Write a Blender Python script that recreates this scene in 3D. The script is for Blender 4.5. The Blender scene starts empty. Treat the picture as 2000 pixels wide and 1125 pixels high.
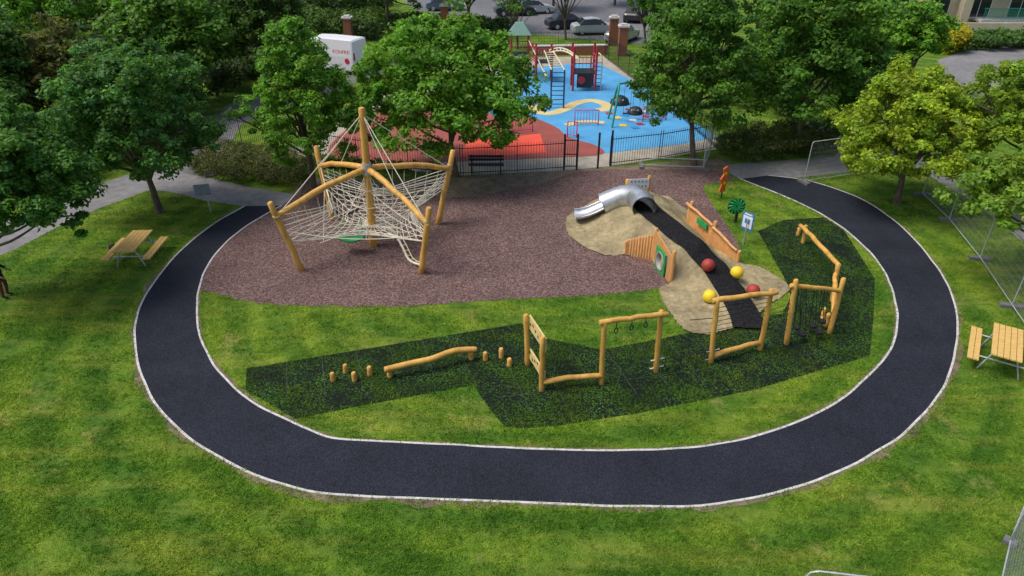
import bpy, math, random
import numpy as np
from mathutils import Vector, Matrix
from mathutils import noise as mn
random.seed(7)
HC=12.0; TH=math.radians(30.5); F=1333.0
c_,s_=math.cos(TH),math.sin(TH)
def ray(px,py):
    u=(px-1000)/F; v=(562.5-py)/F
    return Vector((u,c_+v*s_,-s_+v*c_))
def G(px,py,z=0.0):
    d=ray(px,py); t=(z-HC)/d.z
    return Vector((d.x*t,d.y*t,z))
def V(px,py,Y):
    d=ray(px,py); t=Y/d.y
    return Vector((d.x*t,Y,HC+d.z*t))
scn=bpy.context.scene
# ---------------------------------------------------------------- materials
def newmat(name):
    m=bpy.data.materials.new(name); m.use_nodes=True
    nt=m.node_tree; b=nt.nodes['Principled BSDF']
    return m,nt,b
def noise_node(nt,scale,detail=4,rough=.6,stretch=None,rot=0):
    tc=nt.nodes.new('ShaderNodeTexCoord'); n=nt.nodes.new('ShaderNodeTexNoise')
    n.inputs['Scale'].default_value=scale; n.inputs['Detail'].default_value=detail; n.inputs['Roughness'].default_value=rough
    if stretch:
        mp=nt.nodes.new('ShaderNodeMapping'); mp.inputs['Scale'].default_value=stretch; mp.inputs['Rotation'].default_value=(0,0,rot)
        nt.links.new(tc.outputs['Object'],mp.inputs[0]); nt.links.new(mp.outputs[0],n.inputs['Vector'])
    else: nt.links.new(tc.outputs['Object'],n.inputs['Vector'])
    return n
def ramp(nt,src,stops):
    r=nt.nodes.new('ShaderNodeValToRGB'); e=r.color_ramp.elements
    while len(e)<len(stops): e.new(.5)
    for i,(p,c) in enumerate(stops):
        e[i].position=p; e[i].color=(*c,1) if len(c)==3 else c
    nt.links.new(src,r.inputs[0]); return r
def mixc(nt,a,b,fac,mode='MIX'):
    m=nt.nodes.new('ShaderNodeMix'); m.data_type='RGBA'; m.blend_type=mode
    for s,i in ((fac,0),(a,6),(b,7)):
        if hasattr(s,'is_output'): nt.links.new(s,m.inputs[i])
        elif i==0: m.inputs[0].default_value=s
        else: m.inputs[i].default_value=(*s,1)
    return m.outputs[2]
def M(name,c1,c2=None,scale=8,rough=.8,metal=0,bump=0,bscale=40,big=None,detail=5,lo=.35,hi=.65,stretch=None,spec=.5):
    m,nt,b=newmat(name)
    c2=c2 or tuple(x*.8 for x in c1)
    n=noise_node(nt,scale,detail,stretch=stretch); r=ramp(nt,n.outputs['Fac'],[(lo,c2),(hi,c1)])
    out=r.outputs[0]
    if big:
        n2=noise_node(nt,big[0],3); r2=ramp(nt,n2.outputs['Fac'],[(.35,(big[1],)*3),(.65,(1,1,1))])
        out=mixc(nt,out,r2.outputs[0],1.0,'MULTIPLY')
    nt.links.new(out,b.inputs['Base Color'])
    b.inputs['Roughness'].default_value=rough; b.inputs['Metallic'].default_value=metal
    b.inputs['Specular IOR Level'].default_value=spec
    if bump:
        nb=noise_node(nt,bscale,3); bp=nt.nodes.new('ShaderNodeBump'); bp.inputs['Strength'].default_value=bump; bp.inputs['Distance'].default_value=.02
        nt.links.new(nb.outputs['Fac'],bp.inputs['Height']); nt.links.new(bp.outputs[0],b.inputs['Normal'])
    return m
def grass_mat(name,k=1.0,blades=False,plain=False):
    m,nt,b=newmat(name)
    n1=noise_node(nt,.20,4,.6); n2=noise_node(nt,1.7,8,.75); n3=noise_node(nt,28,3,.7); n6=noise_node(nt,8,5,.75)
    n4=noise_node(nt,.9,6,.7,stretch=(.25,1.6,1),rot=.15); n5=noise_node(nt,.5,8,.75)
    a=ramp(nt,n2.outputs['Fac'],[(.30,(.052*k,.118*k,.011*k)),(.5,(.100*k,.192*k,.020*k)),(.70,(.165*k,.262*k,.036*k))])
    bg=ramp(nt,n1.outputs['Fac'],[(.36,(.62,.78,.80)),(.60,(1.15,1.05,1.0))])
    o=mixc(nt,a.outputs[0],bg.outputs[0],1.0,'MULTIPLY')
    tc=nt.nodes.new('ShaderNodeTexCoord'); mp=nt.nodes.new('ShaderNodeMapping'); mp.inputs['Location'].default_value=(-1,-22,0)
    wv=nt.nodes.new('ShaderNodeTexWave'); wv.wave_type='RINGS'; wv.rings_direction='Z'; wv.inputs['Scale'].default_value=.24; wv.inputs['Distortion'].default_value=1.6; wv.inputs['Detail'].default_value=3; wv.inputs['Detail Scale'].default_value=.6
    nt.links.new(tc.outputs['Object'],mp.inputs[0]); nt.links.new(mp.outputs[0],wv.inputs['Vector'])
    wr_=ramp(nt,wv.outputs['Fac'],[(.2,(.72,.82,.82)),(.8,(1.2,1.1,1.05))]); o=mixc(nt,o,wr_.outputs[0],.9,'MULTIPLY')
    fi=ramp(nt,n3.outputs['Fac'],[(.3,(.4,.45,.35)),(.7,(1.4,1.35,1.2))]); o=mixc(nt,o,fi.outputs[0],.9,'MULTIPLY')
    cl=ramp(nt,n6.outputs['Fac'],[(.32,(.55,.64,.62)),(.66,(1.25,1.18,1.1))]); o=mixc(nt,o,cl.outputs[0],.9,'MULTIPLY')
    if not plain:
        st=ramp(nt,n4.outputs['Fac'],[(.48,(0,0,0)),(.72,(.55,.55,.55))]); o=mixc(nt,o,(.25*k,.26*k,.065),st.outputs[0])
        dr=ramp(nt,n5.outputs['Fac'],[(.57,(0,0,0)),(.70,(.6,.6,.6))]); o=mixc(nt,o,(.30*k,.25*k,.12),dr.outputs[0])
    nt.links.new(o,b.inputs['Base Color']); b.inputs['Roughness'].default_value=.85; b.inputs['Specular IOR Level'].default_value=.15
    if not blades:
        bp=nt.nodes.new('ShaderNodeBump'); bp.inputs['Strength'].default_value=1; bp.inputs['Distance'].default_value=.06
        nt.links.new(n3.outputs['Fac'],bp.inputs['Height']); nt.links.new(bp.outputs[0],b.inputs['Normal'])
    else:
        tr=nt.nodes.new('ShaderNodeBsdfTranslucent'); nt.links.new(o,tr.inputs[0]); mx=nt.nodes.new('ShaderNodeMixShader'); mx.inputs[0].default_value=.4
        nt.links.new(b.outputs[0],mx.inputs[1]); nt.links.new(tr.outputs[0],mx.inputs[2]); nt.links.new(mx.outputs[0],nt.nodes['Material Output'].inputs[0])
    return m
def speck_mat(name,cols,scale,bump=.8,rough=.9,big=None,spec=.25):
    m,nt,b=newmat(name)
    tc=nt.nodes.new('ShaderNodeTexCoord'); v=nt.nodes.new('ShaderNodeTexVoronoi'); v.inputs['Scale'].default_value=scale
    nt.links.new(tc.outputs['Object'],v.inputs['Vector'])
    sp=nt.nodes.new('ShaderNodeSeparateColor'); nt.links.new(v.outputs['Color'],sp.inputs[0])
    k=len(cols); r=ramp(nt,sp.outputs[0],[(i/(k-1),c) for i,c in enumerate(cols)])
    o=r.outputs[0]
    n2=noise_node(nt,big[0] if big else .6,7,.75); r2=ramp(nt,n2.outputs['Fac'],[(.35,(big[1] if big else .8,)*3),(.65,(1.1,1.1,1.1))])
    o=mixc(nt,o,r2.outputs[0],1,'MULTIPLY')
    nt.links.new(o,b.inputs['Base Color']); b.inputs['Roughness'].default_value=rough; b.inputs['Specular IOR Level'].default_value=spec
    bp=nt.nodes.new('ShaderNodeBump'); bp.inputs['Strength'].default_value=bump; bp.inputs['Distance'].default_value=.02
    nt.links.new(sp.outputs[1],bp.inputs['Height']); nt.links.new(bp.outputs[0],b.inputs['Normal'])
    return m
def leaf_mat(name):
    m,nt,b=newmat(name)
    at=nt.nodes.new('ShaderNodeAttribute'); at.attribute_name='Col'
    nt.links.new(at.outputs['Color'],b.inputs['Base Color']); b.inputs['Roughness'].default_value=.55; b.inputs['Specular IOR Level'].default_value=.3
    tr=nt.nodes.new('ShaderNodeBsdfTranslucent'); nt.links.new(mixc(nt,at.outputs['Color'],(1.3,1.4,.5),1,'MULTIPLY'),tr.inputs[0])
    mx=nt.nodes.new('ShaderNodeMixShader'); mx.inputs[0].default_value=.40
    nt.links.new(b.outputs[0],mx.inputs[1]); nt.links.new(tr.outputs[0],mx.inputs[2]); nt.links.new(mx.outputs[0],nt.nodes['Material Output'].inputs[0])
    return m
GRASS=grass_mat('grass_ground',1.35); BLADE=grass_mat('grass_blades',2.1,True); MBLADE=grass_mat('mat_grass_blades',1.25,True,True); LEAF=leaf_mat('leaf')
ASPH=speck_mat('new_asphalt',[(.012,.014,.020),(.022,.025,.036),(.040,.045,.062)],60,.4,.85,(.5,.72),.12)
OLDASPH=M('old_asphalt',(.26,.255,.255),(.18,.18,.185),scale=3,bump=.2,big=(.4,.75))
ROAD=M('road_asphalt',(.19,.19,.20),(.13,.13,.14),scale=2,bump=.2,big=(.2,.75))
MULCH=speck_mat('rubber_mulch',[(.058,.031,.028),(.125,.072,.063),(.180,.112,.102),(.28,.20,.185)],26,.9,.9,(.45,.76))
SOIL=M('bare_soil',(.27,.20,.135),(.14,.12,.06),scale=4,bump=.7,bscale=30,big=(1.2,.6))
CONC=M('concrete_edging',(.64,.62,.61),(.42,.40,.38),scale=6,bump=.1)
COIR=M('coir_matting',(.50,.40,.23),(.27,.23,.11),scale=7,bump=1,bscale=45,big=(1.1,.6),lo=.3,hi=.7,detail=8)
BMAT=speck_mat('black_rubber_mat',[(.006,.006,.007),(.013,.013,.015),(.032,.032,.033)],30,1,.85,spec=.15)
WOOD=M('robinia_timber',(.72,.41,.095),(.50,.26,.05),scale=5,rough=.6,bump=.15,stretch=(1,1,.25))
WOODL=M('planed_timber',(.72,.48,.16),(.55,.34,.10),scale=6,rough=.6,stretch=(1,6,1))
PALE=M('pale_board',(.76,.60,.27),(.64,.48,.19),scale=6,rough=.5)
PALIS=M('palisade_timber',(.72,.38,.14),(.48,.24,.08),scale=12,rough=.7,stretch=(3,3,.3))
ROPE=M('pale_rope',(.80,.76,.64),(.66,.62,.48),scale=60)
BROPE=M('black_rope',(.02,.02,.022))
STEEL=M('stainless_steel',(.66,.68,.70),(.50,.52,.54),scale=4,rough=.33,metal=.75)
GALV=M('galvanised_steel',(.55,.57,.60),(.42,.44,.47),scale=10,rough=.5,metal=.4)
BLACKM=M('black_painted_metal',(.018,.02,.022),rough=.5)
RED=M('red_rubber',(.38,.045,.03),(.30,.035,.025),rough=.6)
YEL=M('yellow_rubber',(.85,.62,.02),(.75,.52,.02),rough=.5)
GREEN=M('green_panel',(.02,.36,.10),(.015,.28,.07),rough=.5)
ORANGE=M('orange_panel',(.75,.13,.02),rough=.5)
WHITE=M('white_paint',(.80,.81,.83),(.74,.75,.77),rough=.35)
GLASS=M('dark_glass',(.03,.035,.04),rough=.08)
TYRE=M('tyre_rubber',(.015,.015,.016),rough=.8)
BRICK=M('red_brick',(.32,.12,.07),(.21,.075,.045),scale=14)
BLUES=M('blue_safety_surface',(.085,.36,.66),(.065,.28,.52),scale=.8,bump=.2,detail=8)
REDS=M('terracotta_safety_surface',(.34,.085,.065),(.25,.06,.045),scale=.8,bump=.2,detail=8)
BRED=M('bright_red_surface',(.85,.10,.055),(.72,.08,.04),scale=1)
SAND=M('sand_yellow_surface',(.66,.54,.24),scale=1)
PAVE=M('pale_paving',(.46,.42,.34),(.35,.31,.24),scale=2,big=(.6,.75))
GREY=M('grey_sign_back',(.26,.33,.35),rough=.6)
BLUE=M('blue_paint',(.03,.25,.6),rough=.5)
MAG=M('magenta_paint',(.60,.03,.16),rough=.5)
REDP=M('red_paint',(.45,.025,.04),rough=.5)
CREAM=M('cream_plastic',(.72,.66,.42),rough=.5)
TEAL=M('teal_paint',(.03,.32,.22),rough=.5)
TEALR=M('weathered_green_roof',(.16,.30,.24),rough=.6)
BARK=M('bark',(.16,.12,.085),(.07,.055,.04),scale=10,bump=.6,bscale=20,stretch=(1,1,.3))
RENDER=M('cream_render',(.60,.52,.38),(.50,.43,.31),scale=1.5)
SLATE=M('roof_covering',(.12,.12,.13))
DBLUE=M('dark_blue_paint',(.02,.05,.12)); FOOT=M('fence_foot',(.16,.16,.165)); PDARK=M('panel_dark',(.2,.21,.23))
# ---------------------------------------------------------------- mesh builder
class MB:
    def __init__(s): s.v=[];s.f=[];s.m=[];s.sm=[];s.mats=[]
    def mi(s,mat):
        if mat not in s.mats: s.mats.append(mat)
        return s.mats.index(mat)
    def add(s,vs,fs,mat,sm=False):
        o=len(s.v); s.v+= [tuple(x) for x in vs]; k=s.mi(mat)
        for f in fs: s.f.append(tuple(i+o for i in f)); s.m.append(k); s.sm.append(sm)
    def box(s,c,size,mat,rz=0,R=None):
        hx,hy,hz=[x/2 for x in size]; R=R or Matrix.Rotation(rz,3,'Z'); c=Vector(c)
        vs=[c+R@Vector((x*hx,y*hy,z*hz)) for x,y,z in ((-1,-1,-1),(1,-1,-1),(1,1,-1),(-1,1,-1),(-1,-1,1),(1,-1,1),(1,1,1),(-1,1,1))]
        s.add(vs,[(0,3,2,1),(4,5,6,7),(0,1,5,4),(1,2,6,5),(2,3,7,6),(3,0,4,7)],mat)
    def beam(s,a,b,w,h,mat):
        a=Vector(a);b=Vector(b);d=(b-a);L=d.length;x=d/L
        y=Vector((0,0,1)).cross(x)
        if y.length<1e-3: y=Vector((0,1,0))
        y.normalize(); z=x.cross(y); R=Matrix((x,y,z)).transposed()
        s.box((a+b)/2,(L,w,h),mat,R=R)
    def tube(s,pts,r,mat,n=6,caps=True,closed=False):
        pts=[Vector(p) for p in pts]; rs=r if isinstance(r,(list,tuple)) else [r]*len(pts)
        vs=[];fs=[];prev=None;N=len(pts)
        for i,p in enumerate(pts):
            if closed: d=pts[(i+1)%N]-pts[i-1]
            else: d=pts[min(i+1,N-1)]-pts[max(i-1,0)]
            d.normalize()
            if prev is None: u=d.orthogonal().normalized()
            else:
                u=prev-d*prev.dot(d)
                u=u.normalized() if u.length>1e-5 else d.orthogonal().normalized()
            prev=u; w=d.cross(u)
            for k in range(n):
                a=2*math.pi*k/n; vs.append(p+(u*math.cos(a)+w*math.sin(a))*rs[i])
        for i in range(N if closed else N-1):
            j=(i+1)%N
            for k in range(n):
                k2=(k+1)%n; fs.append((i*n+k,i*n+k2,j*n+k2,j*n+k))
        s.add(vs,fs,mat,n>4)
        if caps and not closed:
            s.add(vs[:n],[tuple(range(n-1,-1,-1))],mat); s.add(vs[-n:],[tuple(range(n))],mat)
    def log(s,a,b,r,mat=None,wob=.02,n=10,seg=7,taper=.92,bow=0):
        mat=mat or WOOD; a=Vector(a);b=Vector(b);L=(b-a).length;pts=[];rs=[]
        ch=min(.03/L,.1); ts=[0,ch]+[i/seg for i in range(1,seg)]+[1-ch,1]
        o=[Vector((random.uniform(-wob,wob),random.uniform(-wob,wob),random.uniform(-wob,wob))) for _ in ts]
        for i,t in enumerate(ts):
            p=a.lerp(b,t)+Vector((0,0,bow*math.sin(t*math.pi)))
            if 1<i<len(ts)-2: p+=o[i]
            pts.append(p); rr=r*(1-(1-taper)*t)*(random.uniform(.95,1.05) if 1<i<len(ts)-2 else 1)
            if i in(0,len(ts)-1): rr*=.72
            rs.append(rr)
        s.tube(pts,rs,mat,n)
    def sphere(s,c,r,mat,n=20,m=12,sc=(1,1,1)):
        c=Vector(c);vs=[c+Vector((0,0,r*sc[2]))];fs=[]
        for i in range(1,m):
            for k in range(n):
                a=math.pi*i/m;b=2*math.pi*k/n
                vs.append(c+Vector((r*sc[0]*math.sin(a)*math.cos(b),r*sc[1]*math.sin(a)*math.sin(b),r*sc[2]*math.cos(a))))
        vs.append(c-Vector((0,0,r*sc[2])))
        for k in range(n):
            k2=(k+1)%n; fs.append((0,1+k,1+k2)); fs.append((len(vs)-1,1+(m-2)*n+k2,1+(m-2)*n+k))
            for i in range(m-2): fs.append((1+i*n+k,1+(i+1)*n+k,1+(i+1)*n+k2,1+i*n+k2))
        s.add(vs,fs,mat,True)
    def build(s,name):
        me=bpy.data.meshes.new(name); me.from_pydata(s.v,[],s.f)
        for m in s.mats: me.materials.append(m)
        me.polygons.foreach_set('material_index',s.m); me.polygons.foreach_set('use_smooth',s.sm); me.update()
        ob=bpy.data.objects.new(name,me); scn.collection.objects.link(ob); return ob
def catmull(pts,k=8,closed=False):
    out=[];n=len(pts)
    for i in range(n if closed else n-1):
        g=lambda j: Vector(pts[j%n]) if closed else Vector(pts[max(0,min(n-1,j))])
        p0,p1,p2,p3=g(i-1),g(i),g(i+1),g(i+2)
        for a in range(k):
            t=a/k
            out.append(.5*((2*p1)+(p2-p0)*t+(2*p0-5*p1+4*p2-p3)*t*t+(3*p1-p0-3*p2+p3)*t**3))
    if not closed: out.append(Vector(pts[-1]))
    return out
def resample(pts,n):
    L=[0]
    for a,b in zip(pts,pts[1:]): L.append(L[-1]+(b-a).length)
    out=[];j=0
    for i in range(n):
        d=L[-1]*i/(n-1)
        while j<len(L)-2 and L[j+1]<d: j+=1
        t=(d-L[j])/max(1e-9,L[j+1]-L[j]); out.append(pts[j].lerp(pts[j+1],min(1,t)))
    return out
def sheet(name,poly,z,mat,curve=0):
    P=[Vector((p[0],p[1],0)) for p in poly]
    if curve: P=catmull(P,curve,True)
    mb=MB(); mb.add([(p.x,p.y,z) for p in P],[tuple(range(len(P)))],mat); ob=mb.build(name)
    import bmesh
    bm=bmesh.new(); bm.from_mesh(ob.data); bmesh.ops.recalc_face_normals(bm,faces=bm.faces)
    for f in bm.faces:
        if f.normal.z<0: f.normal_flip()
    bmesh.ops.triangulate(bm,faces=bm.faces); bm.to_mesh(ob.data); bm.free()
    return np.array([(p.x,p.y) for p in P])
def GP(l): return [G(*p) for p in l]
def pip(P,poly):
    x,y=P[:,0],P[:,1]; ins=np.zeros(len(P),bool); j=len(poly)-1
    for i in range(len(poly)):
        xi,yi=poly[i];xj,yj=poly[j]
        if yi!=yj:
            c=((yi>y)!=(yj>y))&(x<(xj-xi)*(y-yi)/(yj-yi)+xi); ins^=c
        j=i
    return ins
def strip(mb,pts,w,z0,z1,mat):
    n=len(pts);vs=[];fs=[]
    for i,p in enumerate(pts):
        d=(pts[min(i+1,n-1)]-pts[max(i-1,0)]);d.z=0;d.normalize();q=Vector((-d.y,d.x,0))
        ww=w(i) if callable(w) else w
        a=p+q*ww/2;b=p-q*ww/2
        vs+= [(a.x,a.y,z0),(a.x,a.y,z1),(b.x,b.y,z1),(b.x,b.y,z0)]
    for i in range(n-1):
        o=i*4
        fs.append((o+1,o+2,o+6,o+5))
        if z1-z0>.002: fs+= [(o,o+1,o+5,o+4),(o+2,o+3,o+7,o+6)]
    mb.add(vs,fs,mat)
# ---------------------------------------------------------------- ground
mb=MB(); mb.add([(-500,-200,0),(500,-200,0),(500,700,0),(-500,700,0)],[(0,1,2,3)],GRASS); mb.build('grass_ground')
outer=[(478,403),(430,430),(390,458),(345,498),(310,540),(285,577),(270,610),(264,648),(267,695),(280,742),(300,782),(330,820),(370,855),(420,889),(480,919),(540,943),(620,962),(740,971),(900,977),(1080,984),(1200,989),(1300,990),(1400,985),(1480,971),(1560,950),(1640,920),(1700,890),(1760,850),(1805,808),(1840,760),(1860,710),(1869,660),(1868,612),(1856,570),(1835,530),(1805,490),(1770,452),(1730,419),(1680,388),(1610,362),(1560,350),(1500,343)]
inner=[(550,402),(500,430),(455,462),(425,492),(400,530),(389,565),(385,600),(388,645),(400,680),(420,715),(455,755),(500,790),(550,815),(600,838),(650,856),(740,862),(860,868),(1000,875),(1150,880),(1300,878),(1400,868),(1500,845),(1590,810),(1650,775),(1700,730),(1735,690),(1750,650),(1751,605),(1740,560),(1715,512),(1680,475),(1640,441),(1590,411),(1540,387),(1490,367),(1447,350)]
O=resample(catmull(GP(outer),6),260); I=resample(catmull(GP(inner),6),260)
mb=MB(); mb.add([(p.x,p.y,.012) for p in O]+[(p.x,p.y,.012) for p in I],[(i+1,i,260+i,261+i) for i in range(259)],ASPH); mb.build('asphalt_loop_path')
rs=np.random.RandomState(3)
def jit(P,seed):
    return [p+Vector((mn.noise(Vector((i*.21,seed,0)))*.025,mn.noise(Vector((i*.21,seed,5)))*.025,0)) for i,p in enumerate(P)]
mb=MB(); strip(mb,jit(O,1),.06,0,.02,CONC); strip(mb,jit(I,2),.06,0,.02,CONC); mb.build('path_edging_kerb')
mb=MB()
wv=np.convolve(rs.rand(300),np.ones(4)/4,'same')
strip(mb,O,lambda i:.16+.9*max(0,wv[i]-.4),.003,.004,SOIL); strip(mb,I,lambda i:.10+.35*max(0,wv[i+20]-.3),.003,.004,SOIL); mb.build('soil_margin')
Oo=np.array([(p.x,p.y) for p in O]); Ii=np.array([(p.x,p.y) for p in I])
pathpoly=np.vstack([Oo,Ii[::-1]])
excl=[pathpoly]
excl.append(sheet('footpath',GP([(580,380),(553,404),(474,403),(400,392),(330,374),(290,372),(200,405),(120,440),(30,487),(-60,525),(-60,455),(90,402),(200,358),(262,337),(330,326),(365,335),(420,350),(500,368)]),.006,OLDASPH))
sheet('service_road',GP([(395,345),(345,335),(395,265),(440,208),(520,172),(700,118),(860,90),(860,110),(700,160),(600,200),(510,222),(470,245),(440,300),(420,345)]),.010,ROAD)
excl.append(sheet('paved_footpath',GP([(1412,332),(1500,322),(1620,316),(1700,322),(1800,335),(1900,395),(2000,475),(2150,590),(2150,520),(2000,425),(1900,350),(1800,305),(1690,285),(1600,235),(1570,240),(1570,242),(1640,292),(1630,306),(1412,322)]),.006,OLDASPH))
excl.append(sheet('paved_path_apron',GP([(1412,330),(1640,312),(1660,336),(1560,347),(1500,345),(1447,352)]),.010,OLDASPH))
sheet('parking_road',GP([(780,-5),(1330,-5),(1262,88),(1190,80),(1030,66),(840,38)]),.006,ROAD)
sheet('street_road',GP([(1830,118),(1890,98),(2000,82),(2500,40),(2500,110),(2000,150),(1892,195),(1850,150)]),.006,OLDASPH)
excl.append(sheet('bare_soil',GP([(575,385),(600,350),(760,350),(905,345),(1100,332),(1250,322),(1412,310),(1420,335),(1390,345),(1200,345),(1060,365),(860,400),(600,400)]),.004,SOIL,3))
mulch_low=[(430,575),(480,588),(560,596),(700,599),(800,598),(900,591),(1000,584),(1100,580),(1200,574),(1285,563)]
li=[Vector((p.x,p.y,0)) for p in I if p.y>G(388,567).y and p.x<-5 ]
low=[p+Vector((mn.noise(Vector((i*.5,0,0)))*.06,mn.noise(Vector((i*.5,9,0)))*.12,0)) for i,p in enumerate(catmull(GP([(389,566)]+mulch_low),8))]
mulchP=li+low+GP([(1330,552),(1440,515),(1443,478),(1420,440),(1395,405),(1374,372),(1376,362),(1400,358),(1440,353),(1410,334),(1330,331),(1200,331),(1125,335),(1090,348),(1050,359),(990,370),(940,384),(870,386),(780,380),(700,372),(600,355),(585,378)])
excl.append(sheet('rubber_mulch_surface',mulchP,.008,MULCH))
# grass safety mat
matP=GP([(482,720),(780,671),(1018,632),(1060,660),(1175,684),(1350,650),(1528,612),(1545,580),(1530,540),(1480,452),(1530,430),(1610,425),(1648,450),(1680,500),(1708,545),(1706,620),(1698,695),(1470,762),(1240,808),(1085,832),(1020,837),(985,833),(950,790),(925,752),(740,786),(577,818),(480,762)])
m,nt,b=newmat('rubber_grass_mat')
n1=noise_node(nt,1.0,5,.65); n2=noise_node(nt,14,4,.7)
tc=nt.nodes.new('ShaderNodeTexCoord'); vo=nt.nodes.new('ShaderNodeTexVoronoi'); vo.inputs['Scale'].default_value=18; nt.links.new(tc.outputs['Object'],vo.inputs['Vector'])
ad=nt.nodes.new('ShaderNodeMath'); ad.operation='ADD'; nt.links.new(n1.outputs['Fac'],ad.inputs[0]); nt.links.new(n2.outputs['Fac'],ad.inputs[1])
sub=nt.nodes.new('ShaderNodeMapRange'); sub.inputs['From Min'].default_value=.86; sub.inputs['From Max'].default_value=1.2; nt.links.new(ad.outputs[0],sub.inputs[0])
ds=nt.nodes.new('ShaderNodeMapRange'); ds.inputs['From Min'].default_value=.55; ds.inputs['From Max'].default_value=.25; nt.links.new(vo.outputs['Distance'],ds.inputs[0])
mu=nt.nodes.new('ShaderNodeMath'); mu.operation='MULTIPLY'; nt.links.new(sub.outputs[0],mu.inputs[0]); nt.links.new(ds.outputs[0],mu.inputs[1])
nt.links.new(mixc(nt,(.009,.014,.010),(.070,.185,.020),mu.outputs[0]),b.inputs['Base Color']); b.inputs['Roughness'].default_value=.9
b.inputs['Specular IOR Level'].default_value=.1
GMAT=m
matpoly=sheet('rubber_grass_mat',matP,.012,GMAT)
mb=MB(); dirv=(G(1018,632)-G(482,720)).normalized();per=Vector((-dirv.y,dirv.x,0))
SEAM=M('mat_seam',(.055,.08,.05),(.015,.025,.015),scale=5)
for k in range(0,6):
    p=G(560,708)+dirv*1.0*k; q=p-per*1.9
    strip(mb,[p,q],.018,.0155,.016,SEAM)
e=(G(1690,697)-G(1020,836)).normalized(); pe=Vector((-e.y,e.x,0))
for k in range(0,11):
    p=G(1000,825)+e*(k+.6); strip(mb,[p+pe*.1,p+pe*2.2],.018,.0155,.016,SEAM)
strip(mb,[G(960,780)+e*.3,G(1600,690)],.018,.0155,.016,SEAM)
mb.build('mat_seams')
# ---------------------------------------------------------------- mound
ridge=[(G(1245,385,.9),.88,2.6),(G(1262,408,.95),.94,2.4),(G(1300,440,.97),.97,2.0),(G(1340,472,.95),.95,1.8),(G(1385,515,.58),.58,1.4),(G(1420,560,.27),.27,1.1),(G(1450,610,.07),.07,.9),(G(1462,645,0),.0,.8)]
RP=[(p.x,p.y,h,w) for p,h,w in ridge]
wallL=[G(1222,497),G(1275,508),G(1309,553)]; wallR=[G(1340,440),G(1390,480),G(1440,513)]
wl=np.array([(p.x,p.y) for p in wallL]); wr=np.array([(p.x,p.y) for p in wallR])
def hm_arr(X,Y):
    best=np.zeros_like(X)
    for (x0,y0,h0,w0),(x1,y1,h1,w1) in zip(RP,RP[1:]):
        dx,dy=x1-x0,y1-y0;L2=dx*dx+dy*dy
        t=np.clip(((X-x0)*dx+(Y-y0)*dy)/L2,0,1)
        d=np.hypot(X-x0-t*dx,Y-y0-t*dy);h=h0+(h1-h0)*t;w=w0+(w1-w0)*t
        q=np.clip(d/w,0,1); best=np.maximum(best,h*np.where(q<1,.5+.5*np.cos(np.pi*np.clip((q-.22)/.78,0,1)),0))
    def side(a,b): return (b[0]-a[0])*(Y-a[1])-(b[1]-a[1])*(X-a[0])
    for a,b in ((wl[0],wl[1]),(wl[1],wl[2])):
        out=(side(a,b)<0)&(Y<max(a[1],b[1])+.01)&(Y>min(a[1],b[1])-.01)
        best=np.where(out,0,best)
    for a,b in ((wr[0],wr[1]),(wr[1],wr[2])):
        out=(side(a,b)>0)&(Y<max(a[1],b[1])+.01)&(Y>min(a[1],b[1])-.01)
        best=np.where(out,0,best)
    return best
def hm(x,y): return float(hm_arr(np.array([x]),np.array([y]))[0])
coirP=np.array([(p.x,p.y) for p in catmull(GP([(1105,437),(1112,420),(1150,402),(1210,380),(1290,378),(1335,410),(1362,440),(1400,482),(1440,513),(1480,522),(1538,556),(1535,575),(1495,600),(1475,625),(1440,640),(1355,655),(1310,615),(1287,566),(1311,555),(1290,530),(1276,510),(1222,499),(1185,500),(1140,482),(1110,458)]),3,True)])
excl.append(coirP)
st=.05; xs=np.arange(1.5,10.5,st); ys=np.arange(16.5,28.5,st); XX,YY=np.meshgrid(xs,ys)
HH=hm_arr(XX,YY)
NZ=np.array([[mn.noise(Vector((x*1.7,y*1.7,0)))*.05+mn.noise(Vector((x*5,y*5,3)))*.03 for x in xs] for y in ys])
ZZ=.02+HH+np.clip(NZ+.02,0,1)
cen=np.stack([(XX[:-1,:-1]+st/2).ravel(),(YY[:-1,:-1]+st/2).ravel()],1); ok=pip(cen,coirP)
nx=len(xs); idx=np.arange(len(cen)); iy,ix=idx//(nx-1),idx%(nx-1); a=iy*nx+ix
fs=np.stack([a,a+1,a+1+nx,a+nx],1)[ok]
mb=MB(); mb.add(np.stack([XX.ravel(),YY.ravel(),ZZ.ravel()],1).tolist(),fs.tolist(),COIR,True); mb.build('coir_mound')
rc=resample(catmull([Vector((p[0],p[1],0)) for p in RP],6),70)[5:]
mb=MB(); vs=[];fs=[];W=9
for i,p in enumerate(rc):
    d=rc[min(i+1,len(rc)-1)]-rc[max(i-1,0)];d.normalize();q=Vector((-d.y,d.x,0))
    for k in range(W):
        r_=p+q*(.50*(2*k/(W-1)-1)); vs.append((r_.x,r_.y,hm(r_.x,r_.y)+.10))
for i in range(len(rc)-1):
    for k in range(W-1): o=i*W+k; fs.append((o,o+1,o+W+1,o+W))
mb.add(vs,fs,BMAT,True); mb.build('climbing_rubber_mat')
def palis(pts,hts,posts=()):
    mb=MB()
    for (a,b),(h0,h1) in zip(zip(pts,pts[1:]),hts):
        L=(b-a).length;n=max(2,int(L/.10))
        for k in range(n):
            t=(k+.5)/n;p=a.lerp(b,t);h=h0+(h1-h0)*t+random.uniform(-.03,.03)
            mb.tube([p+Vector((0,0,z)) for z in (-.05,h-.03,h)],[.056,.056,.035],PALIS,8)
    for p,h in posts: mb.log(p,p+Vector((0,0,h)),.08,PALIS,wob=.004)
    return mb
a,b_,c=wallL
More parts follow.
